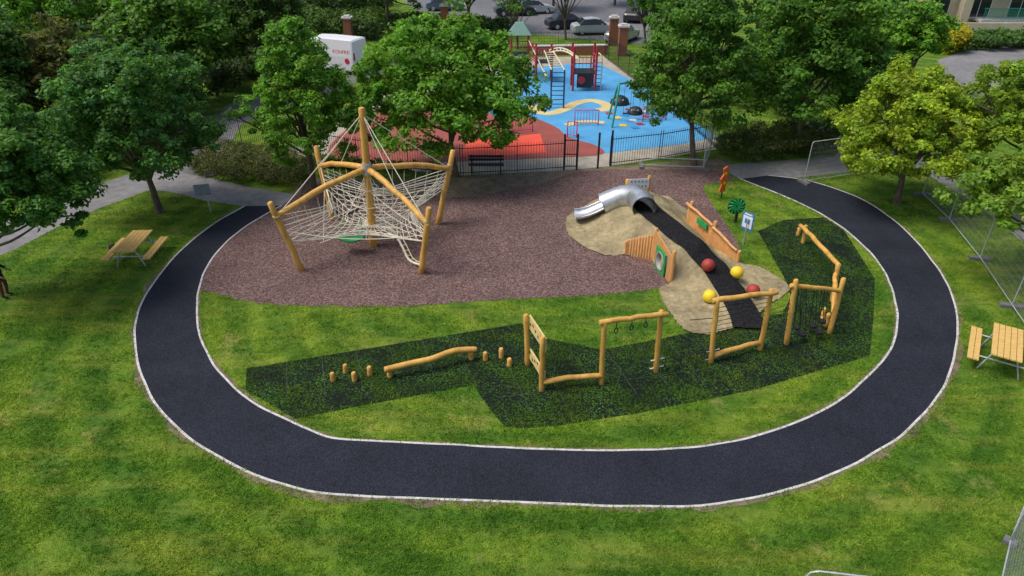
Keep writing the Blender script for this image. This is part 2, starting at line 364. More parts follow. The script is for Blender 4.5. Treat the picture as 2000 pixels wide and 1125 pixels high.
mb=palis([a,b_],[(.62,1.1)],posts=[(b_,1.32),(c,1.28),(a,.6)])
dd=(c-b_); L=dd.length; u=dd/L; nrm=Vector((u.y,-u.x,0))
if nrm.x>0: nrm=-nrm
cm=b_.lerp(c,.5)
n=int(L/.1)
for k in range(n):
    t=(k+.5)/n;p=b_.lerp(c,t);h=1.22-.25*t
    if abs(t-.5)*L>.42: mb.tube([p,p+Vector((0,0,h))],.053,PALIS,8)
    else: mb.tube([p+Vector((0,0,.86)),p+Vector((0,0,h))],.053,PALIS,8)
def ringpanel(mb,cc,u,nrm,w,h,r,mat,th=.05):
    Z=Vector((0,0,1));N=32;vs=[];fs=[]
    for side in (0,1):
        for k in range(N):
            a=2*math.pi*k/N;ca,sa=math.cos(a),math.sin(a);m_=max(abs(ca)/(w/2),abs(sa)/(h/2))
            vs.append(cc+u*ca*r+Z*sa*r+nrm*th*side); vs.append(cc+u*ca/m_+Z*sa/m_+nrm*th*side)
    for k in range(N):
        k2=(k+1)%N; A=2*k;B=2*k2;o=2*N
        fs+= [(A,A+1,B+1,B),(o+A,o+B,o+B+1,o+A+1),(A,B,o+B,o+A),(A+1,o+A+1,o+B+1,B+1)]
    mb.add(vs,fs,mat)
cc=cm+Vector((0,0,.43)); ringpanel(mb,cc+nrm*.06,u,nrm,.86,.86,.32,GREEN)
mb.tube([cc+nrm*.13,cc-nrm*.02],.345,GALV,28,caps=False); mb.tube([cc+nrm*.13,cc+nrm*.129],[.345,.31],GALV,28,caps=False)
mb.tube([cc+nrm*.13,cc-nrm*1.25],.31,GALV,28,caps=False)
mb.build('timber_palisade_tunnel')
mb=palis([wallR[0],wallR[1],wallR[2]],[(.95,.75),(.72,.42)],posts=[(wallR[0].lerp(wallR[1],.1),1.15),(wallR[1],1.05),(wallR[2],.5)])
mb.log(wallR[0]+Vector((-.1,0,1.0)),wallR[1]+Vector((-.1,0,.86)),.06,PALIS); mb.log(wallR[1]+Vector((-.1,0,.8)),wallR[2]+Vector((-.1,0,.5)),.055,PALIS)
q=(wallR[1]-wallR[0]).normalized(); mb.box(wallR[0].lerp(wallR[1],.65)+Vector((-.12,-.05,.66)),(.7,.05,.22),GREEN,R=Matrix.Rotation(math.atan2(q.y,q.x),3,'Z'))
mb.build('timber_palisade')
def off(p,z): return Vector((p[0],p[1],z))
sl=catmull([(5.12,24.35,1.26),(5.1,24.85,1.30),(4.9,25.35,1.28),(4.5,25.7,1.15),(4.1,25.8,.96),(3.75,25.82,.78)],7)
mb=MB(); RT=.46; mb.tube(sl,RT,STEEL,32,caps=False); mb.tube(sl,RT-.015,STEEL,32,caps=False)
for k in (0,12,24,len(sl)-1):
    p=sl[k];d=(sl[min(k+1,len(sl)-1)]-sl[max(k-1,0)]).normalized(); mb.tube([p-d*.02,p+d*.02],RT+.025,STEEL,32,caps=False)
vs=[];fs=[]
tp=[Vector((3.78,25.82,.78)),Vector((3.45,25.82,.60)),Vector((3.15,25.82,.46)),Vector((2.85,25.8,.38)),Vector((2.6,25.8,.37))]
for p in tp:
    for k in range(9):
        a=math.pi+math.pi*k/8; vs.append((p.x,p.y+.42*math.cos(a),p.z+.25*math.sin(a)*.9+0.02))
for i in range(len(tp)-1):
    for k in range(8): o=i*9+k; fs.append((o,o+1,o+10,o+9))
mb.add(vs,fs,STEEL,True)
for y in (-.42,.42): mb.tube([p+Vector((0,y,.02)) for p in tp],.025,STEEL,6)
for x in (2.7,3.3): mb.tube([(x,25.8,0),(x,25.8,.2)],.04,STEEL,8)
mb.build('tube_slide')
mb=MB()
q1=Vector((4.72,26.35,0)); q2=Vector((5.62,26.35,0))
for q_,pt in ((q1,350),(q2,343)): mb.log(off(q_,.0),off(q_,V(1000,pt,q_.y).z),.08)
zt=V(1000,350,q1.y).z
BRD=M('slide_board',(.60,.61,.62),(.52,.53,.54),rough=.5)
mb.beam(off(q1,zt-.18)+Vector((.05,-.09,0)),off(q2,zt-.14)+Vector((-.02,-.09,0)),.03,.42,BRD)
for k in range(5):
    for j in (0,1): mb.box(off(q1,zt-.06-.2*j)+Vector((.17+.15*k,-.11,0)),(.06,.012,.08),PDARK)
mb.build('slide_platform_panel')
for px,py,mat in ((1379,543,RED),(1439,533,YEL),(1386,579,YEL),(1471,568,RED)):
    g=G(px,py+12,.0)
    for _ in range(4): g=G(px,py,hm(g.x,g.y)+.24)
    z=hm(g.x,g.y)+.04; mb=MB(); mb.sphere((g.x,g.y,z+.21),.225,mat,28,18)
    mb.tube([(g.x,g.y,z-.02),(g.x,g.y,z+.02)],.12,BMAT,16); mb.build('play_ball')
# ---------------------------------------------------------------- climbing net
mb=MB()
mB=G(730,480); mT=V(706,210,mB.y)
mb.log(mB,mT,.16,taper=.72,wob=.015,n=14,seg=12)
def onmast(py):
    p=V(718,py,mB.y); t=(p.z-mB.z)/(mT.z-mB.z); return mB.lerp(mT,t)
posts=[]
for bx,by,tx,ty,dy in ((590,528,527,395,-.35),(823,533,838,405,-.3),(855,438,885,293,.35),(650,430,617,285,.35)):
    B=G(bx,by); T=V(tx,ty,B.y+dy); mb.log(B,T,.12,taper=.85,wob=.02,n=12); posts.append((B,T))
    mb.tube([B.lerp(T,.8),B.lerp(T,.81)],.13,GALV,12)
M0=onmast(328); Lm=onmast(436); tops=[]; lows=[]
for i,(B,T) in enumerate(posts):
    tj=B.lerp(T,(.80,.76,.76,.74)[i]); tops.append(tj); lows.append(B.lerp(T,(.44,.50,.50,.46)[i]))
    mb.log(M0+(tj-M0).normalized()*.15,tj+(tj-M0).normalized()*.12,.11,taper=.95,wob=.03,n=12,bow=.12)
mb.tube([onmast(318),onmast(340)],.165,GALV,14)
def rope(a,b,r=.013,sag=0,n=6,mat=ROPE):
    a=Vector(a);b=Vector(b); mb.tube([a.lerp(b,k/n)-Vector((0,0,sag*math.sin(math.pi*k/n))) for k in range(n+1)],r,mat,5)
for k,T in enumerate(tops):
    rope(mT.lerp(mB,.04),T,.016)
    if k in (1,3): rope(mT.lerp(mB,.04),T.lerp(M0,.45)+Vector((0,0,.05)),.014)
for i in range(4):
    j=(i+1)%4
    n=7
    for k in range(2,n+1):
        t=k/n; rope(M0.lerp(tops[i],t)-Vector((0,0,.1)),Lm.lerp(lows[i],t*.96)-Vector((0,0,.2*math.sin(t*3.14))),.012,n=3)
    for k in range(2,5):
        rope(M0.lerp(Lm,k/5),tops[i].lerp(lows[i],k/5),.012,sag=.12)
    R=8
    rope(Lm,lows[i],.018,sag=.2)
    for k in range(1,R+1):
        t=k/R
        a=Lm.lerp(lows[i],t)-Vector((0,0,.2*math.sin(t*3.14))); b=Lm.lerp(lows[j],t)-Vector((0,0,.2*math.sin(t*3.14)))
        pts=[]
        for s in range(9):
            w=s/8; p=a.lerp(b,w); pull=math.sin(math.pi*w)*.38*t; p=p.lerp(off(Lm,p.z),pull); pts.append(p)
        mb.tube(pts,.014,ROPE,5)
    for s in range(1,7):
        w=s/7; pts=[]
        for k in range(0,R+1):
            t=k/R; a=Lm.lerp(lows[i],t);b=Lm.lerp(lows[j],t); p=a.lerp(b,w)-Vector((0,0,.2*math.sin(t*3.14))); p=p.lerp(off(Lm,p.z),math.sin(math.pi*w)*.38*t); pts.append(p)
        mb.tube(pts,.013,ROPE,5)
    if i in (1,2,3):
        def wp(t,v):
            a=tops[i].lerp(tops[j],t)-Vector((0,0,.55*math.sin(t*3.14))); b=lows[i].lerp(lows[j],t); p=a.lerp(b,v)
            return p.lerp(off(Lm,p.z),.38*math.sin(t*3.14))
        for k in range(1,9): mb.tube([wp(k/9,v/3) for v in range(4)],.012,ROPE,5)
        for q in range(0,5): mb.tube([wp(k/12,q/5) for k in range(13)],.013,ROPE,5)
for k in range(8):
    a=k*math.pi/4; e_=Lm+Vector((1.2*math.cos(a),1.2*math.sin(a),-.1)); rope(M0-Vector((0,0,.1)),e_,.012,sag=.12)
for h_ in (.3,.55,.8):
    mb.tube([M0.lerp(Lm,h_)+Vector((1.2*h_*math.cos(k*math.pi/8),1.2*h_*math.sin(k*math.pi/8),-.1)) for k in range(16)],.012,ROPE,5,closed=True)
ra=onmast(440)+Vector((.3,-.2,0)); rb=posts[1][0].lerp(posts[1][1],.12)
bp=[ra,V(765,448,mB.y-.4),V(785,480,mB.y-.8),V(800,508,mB.y-1.2),rb]
bp=catmull(bp,6); mb.tube(bp,.045,ROPE,8)
mb.tube([p+Vector((.16,0,.05)) for p in bp],.02,ROPE,6)
for p in bp[::2]: mb.tube([p-Vector((.08,0,0)),p+Vector((.2,0,.05))],.022,WOODL,6)
belt=[V(650,408,mB.y+.8),V(672,420,mB.y+.7),V(700,408,mB.y+.6)]; mb.tube(catmull(belt,4),.05,BROPE,8)
rope(V(632,470,mB.y),posts[3][0].lerp(posts[3][1],.5),.012); rope(G(600,455),lows[0],.012); rope(V(625,475,mB.y),Lm,.012)
rope(posts[0][0].lerp(posts[0][1],.6),posts[1][0].lerp(posts[1][1],.6),.014,sag=.25,n=10)
mb.build('climbing_net_frame')
mb=MB(); c0=V(686,466,mB.y-.6); vs=[];fs=[]
for i in range(9):
    t=i/8-.5
    for k in range(5):
        q=k/4-.5; vs.append(c0+Vector((t*.95,q*.42,.6*t*t+.25*q*q-.08)))
for i in range(8):
    for k in range(4): o=i*5+k; fs.append((o,o+1,o+6,o+5))
mb.add(vs,fs,GREEN,True); mb.add([v-Vector((0,0,.05)) for v in vs],fs,GREEN,True)
mb.tube([vs[k] for k in (0,5,10,15,20,25,30,35,40)],.035,GREEN,6); mb.tube([vs[k] for k in (4,9,14,19,24,29,34,39,44)],.035,GREEN,6)
for e_ in (vs[2],vs[42]): mb.tube([e_,V(704 if e_ is vs[42] else 672,425,mB.y-.3)],.014,GREEN,5)
for e_ in (0,4,40,44): mb.sphere(vs[e_],.05,GREEN,10,6)
mb.build('hammock_swing')
# ---------------------------------------------------------------- trail
def stump(px,py,pt,r=.075):
    g=G(px,py-2); t=V(px,pt,g.y); mb=MB(); mb.log(g-Vector((0,0,.03)),off(g,t.z),r,wob=.002,seg=3); mb.build('timber_stepping_post')
for s in ((651,746,728),(676,730,712),(693,746,727),(723,735,716),(948,706,688),(979,701,680),(995,717,700)): stump(*s)
stump(1558,462,444,.08)
mb=MB(); p1=G(762,736);p2=G(920,702); h=.36
mb.log(p1,off(p1,h),.075);mb.log(p2,off(p2,h),.075)
A=off(G(752,722,h),h);B=off(G(930,682,h),h); pts=[A,A.lerp(B,.25)+Vector((0,.03,.0)),A.lerp(B,.5)+Vector((0,-.05,.05)),A.lerp(B,.75)+Vector((0,.05,.08)),B]
pts=catmull(pts,5); mb.tube([pts[0]-(pts[1]-pts[0])*.2]+pts,[.06]+[.088]*(len(pts)-1)+[.075],WOOD,12); mb.build('timber_balance_beam')
def post(mb,bx,by,tx,ty,r=.08,dy=0):
    B=G(bx,by-3); T=V(tx,ty,B.y+dy); mb.log(B-Vector((0,0,.05)),T,r,taper=.92,wob=.012); return B,T
mb=MB(); a1=post(mb,1031,716,1027,614); a2=post(mb,1058,766,1060,657)
for (z0,z1) in ((1.28,1.72),(.28,.62)):
    A=a1[0].copy();B=a2[0].copy(); ra_=(z0+z1)/2; uu=(B-A).normalized(); nn=Vector((-uu.y,uu.x,0))
    A=a1[0].lerp(a1[1],.5); A=off(A,ra_)+nn*.08; B=off(a2[0],ra_)+nn*.08; mb.beam(A,B,.04,z1-z0,PALE)
    for k in range(6):
        q=A.lerp(B,(k+.6)/6.3)+Vector((0,0,random.uniform(-.1,.1)))
        for sgn in (1,-1): mb.tube([q+nn*.0235*sgn,q+nn*.0245*sgn],.05,BROPE,12)
mb.build('climbing_board_frame')
mb=MB(); A=a2[0]+Vector((0.02,0,.30)); b1=post(mb,1175,753,1180,627); b2=post(mb,1281,729,1292,606); mb.log(A,off(b1[0],.30)+Vector((0.02,0,0)),.08,bow=.04)
mb.log(b1[1]+Vector((-.13,-.04,-.03)),b2[1]+Vector((.2,0,-.12)),.08,wob=.02,bow=.03)
for px in (1205,1235,1263):
    t=(px-1180)/112; p=b1[1].lerp(b2[1],t)-Vector((0,0,.1)); mb.tube([p,p-Vector((0,0,.2))],.012,BROPE,6)
    mb.tube([p-Vector((0,0,.28))+Vector((.05*math.cos(a),.02*math.cos(a),.08*math.sin(a))) for a in [k*math.pi/6 for k in range(12)]],.016,BROPE,6,closed=True)
mb.build('hanging_ring_frame')
mb=MB(); c1=post(mb,1388,711,1401,585); c2=post(mb,1484,686,1507,565)
mb.log(c1[1]+Vector((-.12,0,-.05)),c2[1]+Vector((.2,0,-.1)),.08,bow=.03); mb.log(off(c1[0],.26)+Vector((.05,0,0)),off(c2[0],.26)-Vector((.05,0,0)),.08,bow=.02)
for k in range(7):
    t=.45+.07*k; mb.tube([c1[0].lerp(c1[1],t),c2[0].lerp(c2[1],t)],.009,BROPE,5)
for z in (.12,.4): mb.tube([off(b2[0],z),off(c1[0],z+.05)],.011,BROPE,5)
for k in range(1,7): p=b2[0].lerp(c1[0],k/7); mb.tube([off(p,.13),off(p,.44)],.009,BROPE,5)
for p in (b2[0],c1[0]):
    for z in (.14,.42): mb.tube([off(p,z)-Vector((.2,.05,0)),off(p,z)+Vector((.2,.05,.03))],.018,ROPE,6)
mb.tube([G(1350,655),c1[0].lerp(c1[1],.5)],.010,BROPE,5); mb.tube([G(1325,652),c1[0].lerp(c1[1],.25)],.010,BROPE,5)
mb.tube([c1[0].lerp(c1[1],.72),c1[0].lerp(c1[1],.72)+Vector((-.55,.5,-.4))],.013,BROPE,5)
mb.build('rope_net_frame')
mb=MB(); d1=post(mb,1536,675,1555,546); d2=post(mb,1620,654,1648,543)
mb.log(d1[1]+Vector((-.12,0,-.2)),d2[1]+Vector((0,0,-.45)),.075,bow=.02)
for px,py,r in ((1566,652,.14),(1586,636,.13),(1600,648,.13),(1556,640,.10),(1606,628,.11)):
    g=G(px,py,.28); q=d1[1].lerp(d2[1],(px-1545)/90); q=q-Vector((0,0,.28))
    for o_ in (-.1,.1): mb.tube([g+Vector((o_,0,.03)),q+Vector((o_*.3,0,0))],.011,BROPE,5)
    mb.tube([g-Vector((0,0,.035)),g+Vector((0,0,.035))],r,TYRE,18)
mb.log(G(1612,638),G(1612,638)+Vector((0,0,.5)),.075); mb.log(G(1606,622),G(1606,622)+Vector((0,0,.4)),.07)
for k in range(6): mb.tube([c2[0].lerp(c2[1],.25+.08*k),d1[0].lerp(d1[1],.25+.08*k)],.009,BROPE,5)
mb.build('hanging_tyre_step_frame')
mb=MB(); e1=post(mb,1568,478,1574,440); e2=post(mb,1625,592,1637,516)
mb.log(e1[1]+Vector((-.15,.15,-.08)),e2[1]+Vector((.02,-.05,-.03)),.085,bow=.03,wob=.035,seg=9)
mb.log(e2[1]+Vector((0,0,-.35)),d2[0].lerp(d2[1],.35)+Vector((0,.1,0)),.075)
mb.build('timber_log_climber')
# ---------------------------------------------------------------- small panels and signs
mb=MB(); g=G(1408,388)
mb.tube([g,off(g,.4)],.03,BLACKM,8)
prof=[(-.16,.35),(.12,.35),(.10,.6),(.17,.85),(.08,1.1),(.16,1.35),(.05,1.5),(-.10,1.42),(-.05,1.15),(-.17,.95),(-.08,.7)]
R=Matrix.Rotation(.5,3,'Z'); fr=[g+R@Vector((x*1.3,-.03,z)) for x,z in prof]; bk=[g+R@Vector((x*1.3,.03,z)) for x,z in prof]; n=len(prof)
mb.add(fr+bk,[tuple(range(n)),tuple(range(2*n-1,n-1,-1))]+[(i,i+n,(i+1)%n+n,(i+1)%n) for i in range(n)],ORANGE)
for z in (.75,1.2): q=g+R@Vector((.01,-.04,z)); mb.tube([q,q+R@Vector((0,-.01,0))],.07,YEL,12)
mb.build('orange_play_panel')
mb=MB(); g=G(1436,434); cz=V(1438,402,g.y)
mb.tube([g,off(g,cz.z)],.06,BLACKM,10)
for k in range(12):
    a=k*math.pi/6; d=Vector((math.cos(a),0,math.sin(a))); d2_=Vector((math.cos(a+.55),0,math.sin(a+.55)))
    mb.tube(catmull([cz+d*.05+Vector((0,-.06,0)),cz+d.lerp(d2_,.5)*.2+Vector((0,-.08,0)),cz+d2_*.33+Vector((0,-.06,0))],4),.035,GREEN,6)
mb.tube([cz+Vector((0,-.03,0)),cz+Vector((0,-.05,0))],.36,M('dark_green',(.008,.16,.04)),28)
mb.build('spinning_play_disc')
mb=MB(); g=G(1452,476)
for dx in (-.11,.11): mb.tube([g+Vector((dx*.5,dx,0)),g+Vector((dx*.5,dx,1.1))],.022,GALV,8)
R=Matrix.Rotation(-.95,3,'Z'); c0=g+Vector((0,0,.95)); mb.box(c0,(.5,.03,.7),BLUE,R=R); mb.box(c0+R@Vector((0,-.012,-.02)),(.42,.03,.48),WHITE,R=R); mb.box(c0+R@Vector((0,-.03,.02)),(.22,.01,.2),BLUE,R=R)
mb.box(c0+R@Vector((0,-.012,.29)),(.34,.03,.05),WHITE,R=R); mb.build('playground_sign')
mb=MB(); g=G(412,414); cz=V(405,370,g.y); mb.tube([g,off(g,cz.z+.2)],.03,GALV,8); R=Matrix.Rotation(.25,3,'Z')
mb.box(off(g,cz.z)+Vector((-.12,-.05,.0)),(.62,.03,.48),GREY,R=R); mb.box(off(g,cz.z)+Vector((-.12,-.07,0)),(.56,.02,.42),M('sign_face',(.24,.31,.34)),R=R); mb.build('information_sign')
def picnic(center,ang,L=1.8):
    mb=MB(); R=Matrix.Rotation(ang,3,'Z'); c=Vector(center)
    P=lambda x,y,z:c+R@Vector((x,y,z))
    for k in range(5): mb.box(P(-.30+.15*k,0,.75),(.135,L,.04),WOODL,R=R)
    for sx in (-.72,.72):
        for k in (-.075,.075): mb.box(P(sx+k,0,.45),(.135,L,.04),WOODL,R=R)
    for y in (-L*.33,L*.33):
        mb.tube([P(-.25,y,.73),P(-.5,y,.02)],.025,GALV,8); mb.tube([P(.25,y,.73),P(.5,y,.02)],.025,GALV,8)
        mb.tube([P(-.78,y,.42),P(.78,y,.42)],.025,GALV,8); mb.tube([P(-.3,y,.715),P(.3,y,.715)],.02,GALV,8)
    mb.build('picnic_table')
def ang2(a,b): d=b-a; return math.atan2(d.y,d.x)-math.pi/2
a=G(279,449,.77);b=G(239,492,.77); picnic(off((a+b)/2,0),ang2(b,a),min(2.0,(a-b).length))
a=G(1970,637,.77);b=G(1966,699,.77); picnic(off((a+b)/2,0),ang2(b,a)+.0,min(2.0,(a-b).length))
mb=MB(); g=G(222,490); mb.sphere(g+Vector((0,0,.15)),.15,M('dark_bag',(.03,.012,.02)),12,8,(1,.7,1)); mb.tube([g+Vector((.1*math.cos(a),0,.28+.1*math.sin(a))) for a in [k*math.pi/8 for k in range(9)]],.012,BROPE,5); mb.build('bag')
# ---------------------------------------------------------------- fences
def railing(name,pts,h=1.5,sp=.13):
    mb=MB()
    for a,b in zip(pts,pts[1:]):
        L=(b-a).length;n=int(L/sp);d=(b-a)/L
        mb.beam(a+Vector((0,0,.15)),b+Vector((0,0,.15)),.035,.03,BLACKM); mb.beam(a+Vector((0,0,h-.15)),b+Vector((0,0,h-.15)),.035,.03,BLACKM)
        for k in range(n+1):
            p=a+d*L*k/n; w=.014 if k%20 else .035
            mb.box(p+Vector((0,0,h/2+(.04 if not k%20 else 0))),(w,w,h),BLACKM)
    return mb.build(name)
railing('metal_railing_fence',GP([(400,272),(520,292),(700,325),(905,343),(1010,338),(1100,332)]))
railing('metal_railing_fence',GP([(1190,324),(1290,312),(1400,292)]))
railing('metal_railing_fence',GP([(1400,292),(1300,205),(1180,112)]),1.8)
railing('metal_railing_fence',GP([(1030,97),(1190,97)]))
railing('metal_railing_fence',GP([(860,88),(1030,97)]))
railing('metal_railing_fence',GP([(690,90),(860,95)]),2.0)
railing('metal_railing_fence',GP([(600,25),(740,10)]),2)
mb=MB()
for px,py in ((1101,332),(1126,332),(1167,329),(1192,324)): g=G(px,py); mb.box(g+Vector((0,0,.9)),(.09,.09,1.8),BLACKM)
mb.build('metal_gate_posts')
mb=MB(); A=G(1103,332);B=G(1124,332)
for z in (.2,.8,1.5): mb.beam(A+Vector((0,0,z)),B+Vector((0,0,z)),.04,.04,BLACKM)
for k in range(6): p=A.lerp(B,k/5); mb.box(p+Vector((0,0,.85)),(.016,.016,1.4),BLACKM)
mb.build('metal_gate')
mb=MB(); A=G(1040,108);B=G(1185,106); mb.beam(A+Vector((0,0,.35)),B+Vector((0,0,.35)),.35,.7,BRICK); mb.beam(A+Vector((0,0,.74)),B+Vector((0,0,.74)),.42,.08,CONC); mb.build('brick_wall')
for px,py in ((1196,88),(1214,108),(684,88),(870,60)):
    g=G(px,py); mb=MB(); mb.box(g+Vector((0,0,1.1)),(.7,.7,2.2),BRICK); mb.box(g+Vector((0,0,2.27)),(.85,.85,.14),CONC); mb.box(g+Vector((0,0,2.4)),(.5,.5,.12),CONC); mb.box(g+Vector((0,0,.1)),(.8,.8,.25),BRICK); mb.build('brick_gate_pillar')
def heras(A,B,name='temporary_mesh_fence',h=2.0,foot=.35):
    mb=MB(); A=Vector(A);B=Vector(B);Z=Vector((0,0,1)); z0=.12; u=(B-A).normalized()
    c1=A+Z*z0;c2=A+Z*(h-.1);c3=A+Z*h+u*.1;c4=B+Z*h-u*.1;c5=B+Z*(h-.1);c6=B+Z*z0
    mb.tube([A,c1,c2,A+Z*(h-.03)+u*.03,c3,c4,B+Z*(h-.03)-u*.03,c5,c6,B],.021,GALV,6); mb.tube([c1,c6],.018,GALV,6)
    L=(B-A).length
    for k in range(1,int(L/.1)): p=A+u*.1*k; mb.tube([p+Z*z0,p+Z*h],.0022,GALV,3,caps=False)
    for k in range(1,int((h-z0)/.22)): mb.tube([A+Z*(z0+.22*k),B+Z*(z0+.22*k)],.0025,GALV,3,caps=False)
    if foot:
        n_=Vector((-u.y,u.x,0)); p=A; mb.beam(p-n_*foot+Vector((0,0,.065)),p+n_*foot+Vector((0,0,.065)),.2,.12,FOOT)
    mb.build(name)
fp=GP([(1912,508),(1968,592)])
d0=(fp[0]-fp[1]).normalized()
base=fp[0]; pts=[base+d0*3.45*k for k in (2,1,0,-1,-2)]
pts[0]=G(1800,382);pts[1]=G(1852,432)
for a,b in zip(pts,pts[1:]): heras(a,b)
heras(G(1569,358),G(1690,340)); heras(G(1252,326),G(1374,331),h=.5) ; heras(G(1372,332),G(1385,305))
heras(G(1970,1062),G(2050,865),foot=.12); heras(G(1970,1062),G(1918,1290),foot=0)
mb=MB(); A=G(1578,1113,1.1);B=G(1800,1139,1.1); u=(B-A).normalized(); Z=Vector((0,0,1))
A0=off(A,0);B0=off(B,0)
fr=[A0,A0+Z*.9,A0+Z*1.04+u*.06,A0+Z*1.1+u*.2,B0+Z*1.1-u*.2,B0+Z*1.04-u*.06,B0+Z*.9,B0]; mb.tube(fr,.019,GALV,8); mb.tube([A0+Z*.2,B0+Z*.2],.016,GALV,6)
for k in range(1,16): p=A0.lerp(B0,k/16); mb.tube([p+Z*.2,p+Z*1.1],.007,GALV,5)
for p in (A0+u*.2,B0-u*.2): n_=Vector((-u.y,u.x,0)); mb.tube([p-n_*.3+Z*.02,p+Z*.2,p+n_*.3+Z*.02],.016,GALV,6)
mb.build('crowd_barrier')
mb=MB(); g=G(950,338)
for k in range(3): mb.box(g+Vector((0,-.15+.13*k,.45)),(1.7,.1,.04),BLACKM)
for k in range(2): mb.box(g+Vector((0,.2,.62+.16*k)),(1.7,.03,.11),BLACKM)
for x in (-.7,.7): mb.box(g+Vector((x,0,.22)),(.06,.42,.43),BLACKM); mb.box(g+Vector((x,.235,.6)),(.06,.04,.5),BLACKM)
mb.build('park_bench')
# ---------------------------------------------------------------- old playground
sheet('playground_paving',GP([(560,300),(640,240),(760,160),(860,108),(1060,112),(1180,110),(1300,195),(1405,280),(1398,292),(1190,325),(1100,333),(905,343),(700,325)]),.006,PAVE)
sheet('blue_safety_surface',GP([(1165,122),(1240,160),(1320,215),(1400,268),(1330,282),(1180,300),(1100,280),(960,250),(850,205),(860,160),(1000,140),(1060,130)]),.014,BLUES)
sheet('terracotta_safety_surface',GP([(640,300),(700,235),(790,190),(860,185),(930,205),(980,235),(1030,228),(1085,248),(1110,268),(1165,285),(1176,302),(1090,308),(900,316),(740,315)]),.018,REDS,4)
sheet('red_safety_surface',GP([(895,307),(915,276),(1055,262),(1067,298),(990,304)]),.022,BRED)
mb=MB(); strip(mb,catmull(GP([(1040,205),(1050,218),(1075,222),(1102,214),(1125,202),(1155,197),(1180,203),(1186,212),(1168,216)]),6),.75,.0225,.023,SAND)
strip(mb,catmull(GP([(1105,245),(1140,238),(1180,240)]),4),.5,.0225,.023,SAND); mb.build('sand_yellow_curve')
TC=[RED,YEL,BLUE,WHITE,REDP]
mb=MB()
for i,(px,py) in enumerate(((1190,222),(1206,231),(1222,226),(1236,236),(1250,243),(1262,228),(1217,246),(1240,250),(1255,218),(1228,214))):
    g=G(px,py); mb.box(g+Vector((0,0,.03)),(.42,.42,.015),TC[i%5],rz=i*.5)
mb.build('hopscotch_tiles')
def barrier(px0,py0,px1,py1,col,h=.9):
    mb=MB(); A=G(px0,py0);B=G(px1,py1);Z=Vector((0,0,1))
    mb.tube([A,A+Z*h,B+Z*h,B],.035,col,6); mb.tube([A+Z*.15,B+Z*.15],.025,col,6)
    n=int((B-A).length/.16)
    for k in range(1,n): p=A.lerp(B,k/n); mb.tube([p+Z*.15,p+Z*h],.014,col,5)
    mb.build('play_barrier_rail')
for q in ((985,262,1040,258),(1122,245,1168,245),(1108,268,1126,270),(1255,238,1300,235)): barrier(*q,MAG)
mb=MB()
def deckunit(px,py,w,dk,h,roof=None,post=REDP):
    g=G(px,py)
    for dx in (-w/2,w/2):
        for dy in (0,w): mb.tube([g+Vector((dx,dy,0)),g+Vector((dx,dy,h))],.075,post,8)
    mb.box(g+Vector((0,w/2,dk)),(w*1.02,w*1.02,.07),BLACKM)
    for z in (dk+.35,dk+.75):
        for dx in (-w/2,w/2): mb.tube([g+Vector((dx,0,z)),g+Vector((dx,w,z))],.035,post,6)
        mb.tube([g+Vector((-w/2,w,z)),g+Vector((w/2,w,z))],.035,post,6)
    for k in range(1,6): mb.tube([g+Vector((-w/2+w*k/6,w,dk)),g+Vector((-w/2+w*k/6,w,dk+.75))],.02,CREAM,5)
    if roof:
        c0=g+Vector((0,w/2,h)); q=w*.65; vs=[c0+Vector((x*q,y*q,0)) for x,y in((-1,-1),(1,-1),(1,1),(-1,1))]+[c0+Vector((x*q*.35,y*q*.35,.75)) for x,y in((-1,-1),(1,-1),(1,1),(-1,1))]
        mb.add(vs,[(0,1,5,4),(1,2,6,5),(2,3,7,6),(3,0,4,7),(4,5,6,7),(3,2,1,0)],roof)
    return g
t1=deckunit(1015,150,1.25,1.5,2.9,TEALR)
t2=deckunit(1140,178,1.5,1.15,2.9)
t3=deckunit(1062,160,1.1,1.3,2.4)
for dy in (0,.9):
    mb.tube([t1+Vector((.6,dy,2.3)),t3+Vector((-.5,dy,2.1))],.045,REDP,6); mb.tube([t1+Vector((.6,dy,1.5)),t3+Vector((-.5,dy,1.3))],.045,REDP,6)
    mb.tube([t1+Vector((.6,dy,2.6)),t3+Vector((.2,dy-1.5,.5))],.04,CREAM,6)
    arc=[t3.lerp(t2,k/8)+Vector((.4-.8*k/8,dy,2.0+.35*math.sin(math.pi*k/8))) for k in range(9)]; mb.tube(arc,.055,CREAM,8)
for k in range(9): mb.tube([arc[k],arc[k]-Vector((0,.9,0))],.035,CREAM,6)
for s0 in (.8,1.15):
    q=t2+Vector((s0,.2,0)); mb.tube(catmull([q,q+Vector((0,0,1.9)),q+Vector((-.15,.2,2.35)),q+Vector((-.3,.5,2.2)),q+Vector((-.3,.7,1.2))],5),.04,CREAM if s0>1 else REDP,8)
q=t2+Vector((1.15,.2,0))
for k in range(1,8): mb.tube([q+Vector((-.35,0,.26*k)),q+Vector((0,0,.26*k))],.025,DBLUE,6)
mb.box(t2+Vector((0,-.05,.7)),(1.0,.06,.9),BLACKM); mb.tube([t2+Vector((-.2,-.1,.75)),t2+Vector((-.2,-.14,.75))],.25,REDP,16)
mb.beam(t1+Vector((-.9,-.2,1.4)),t1+Vector((-2.6,-.5,.2)),.5,.06,CREAM)
lad=G(1088,212)
for dx in (-.4,.4): mb.tube([lad+Vector((dx,0,0)),lad+Vector((dx,.2,2.3))],.05,DBLUE,6)
for k in range(1,9): mb.tube([lad+Vector((-.4,.02*k,.27*k)),lad+Vector((.4,.02*k,.27*k))],.03,DBLUE,6)
mb.tube([lad+Vector((-.4,.2,2.3)),t3+Vector((0,.2,2.1))],.045,CREAM,6); mb.tube([lad+Vector((.4,.2,2.3)),t3+Vector((.6,.2,2.1))],.045,CREAM,6)
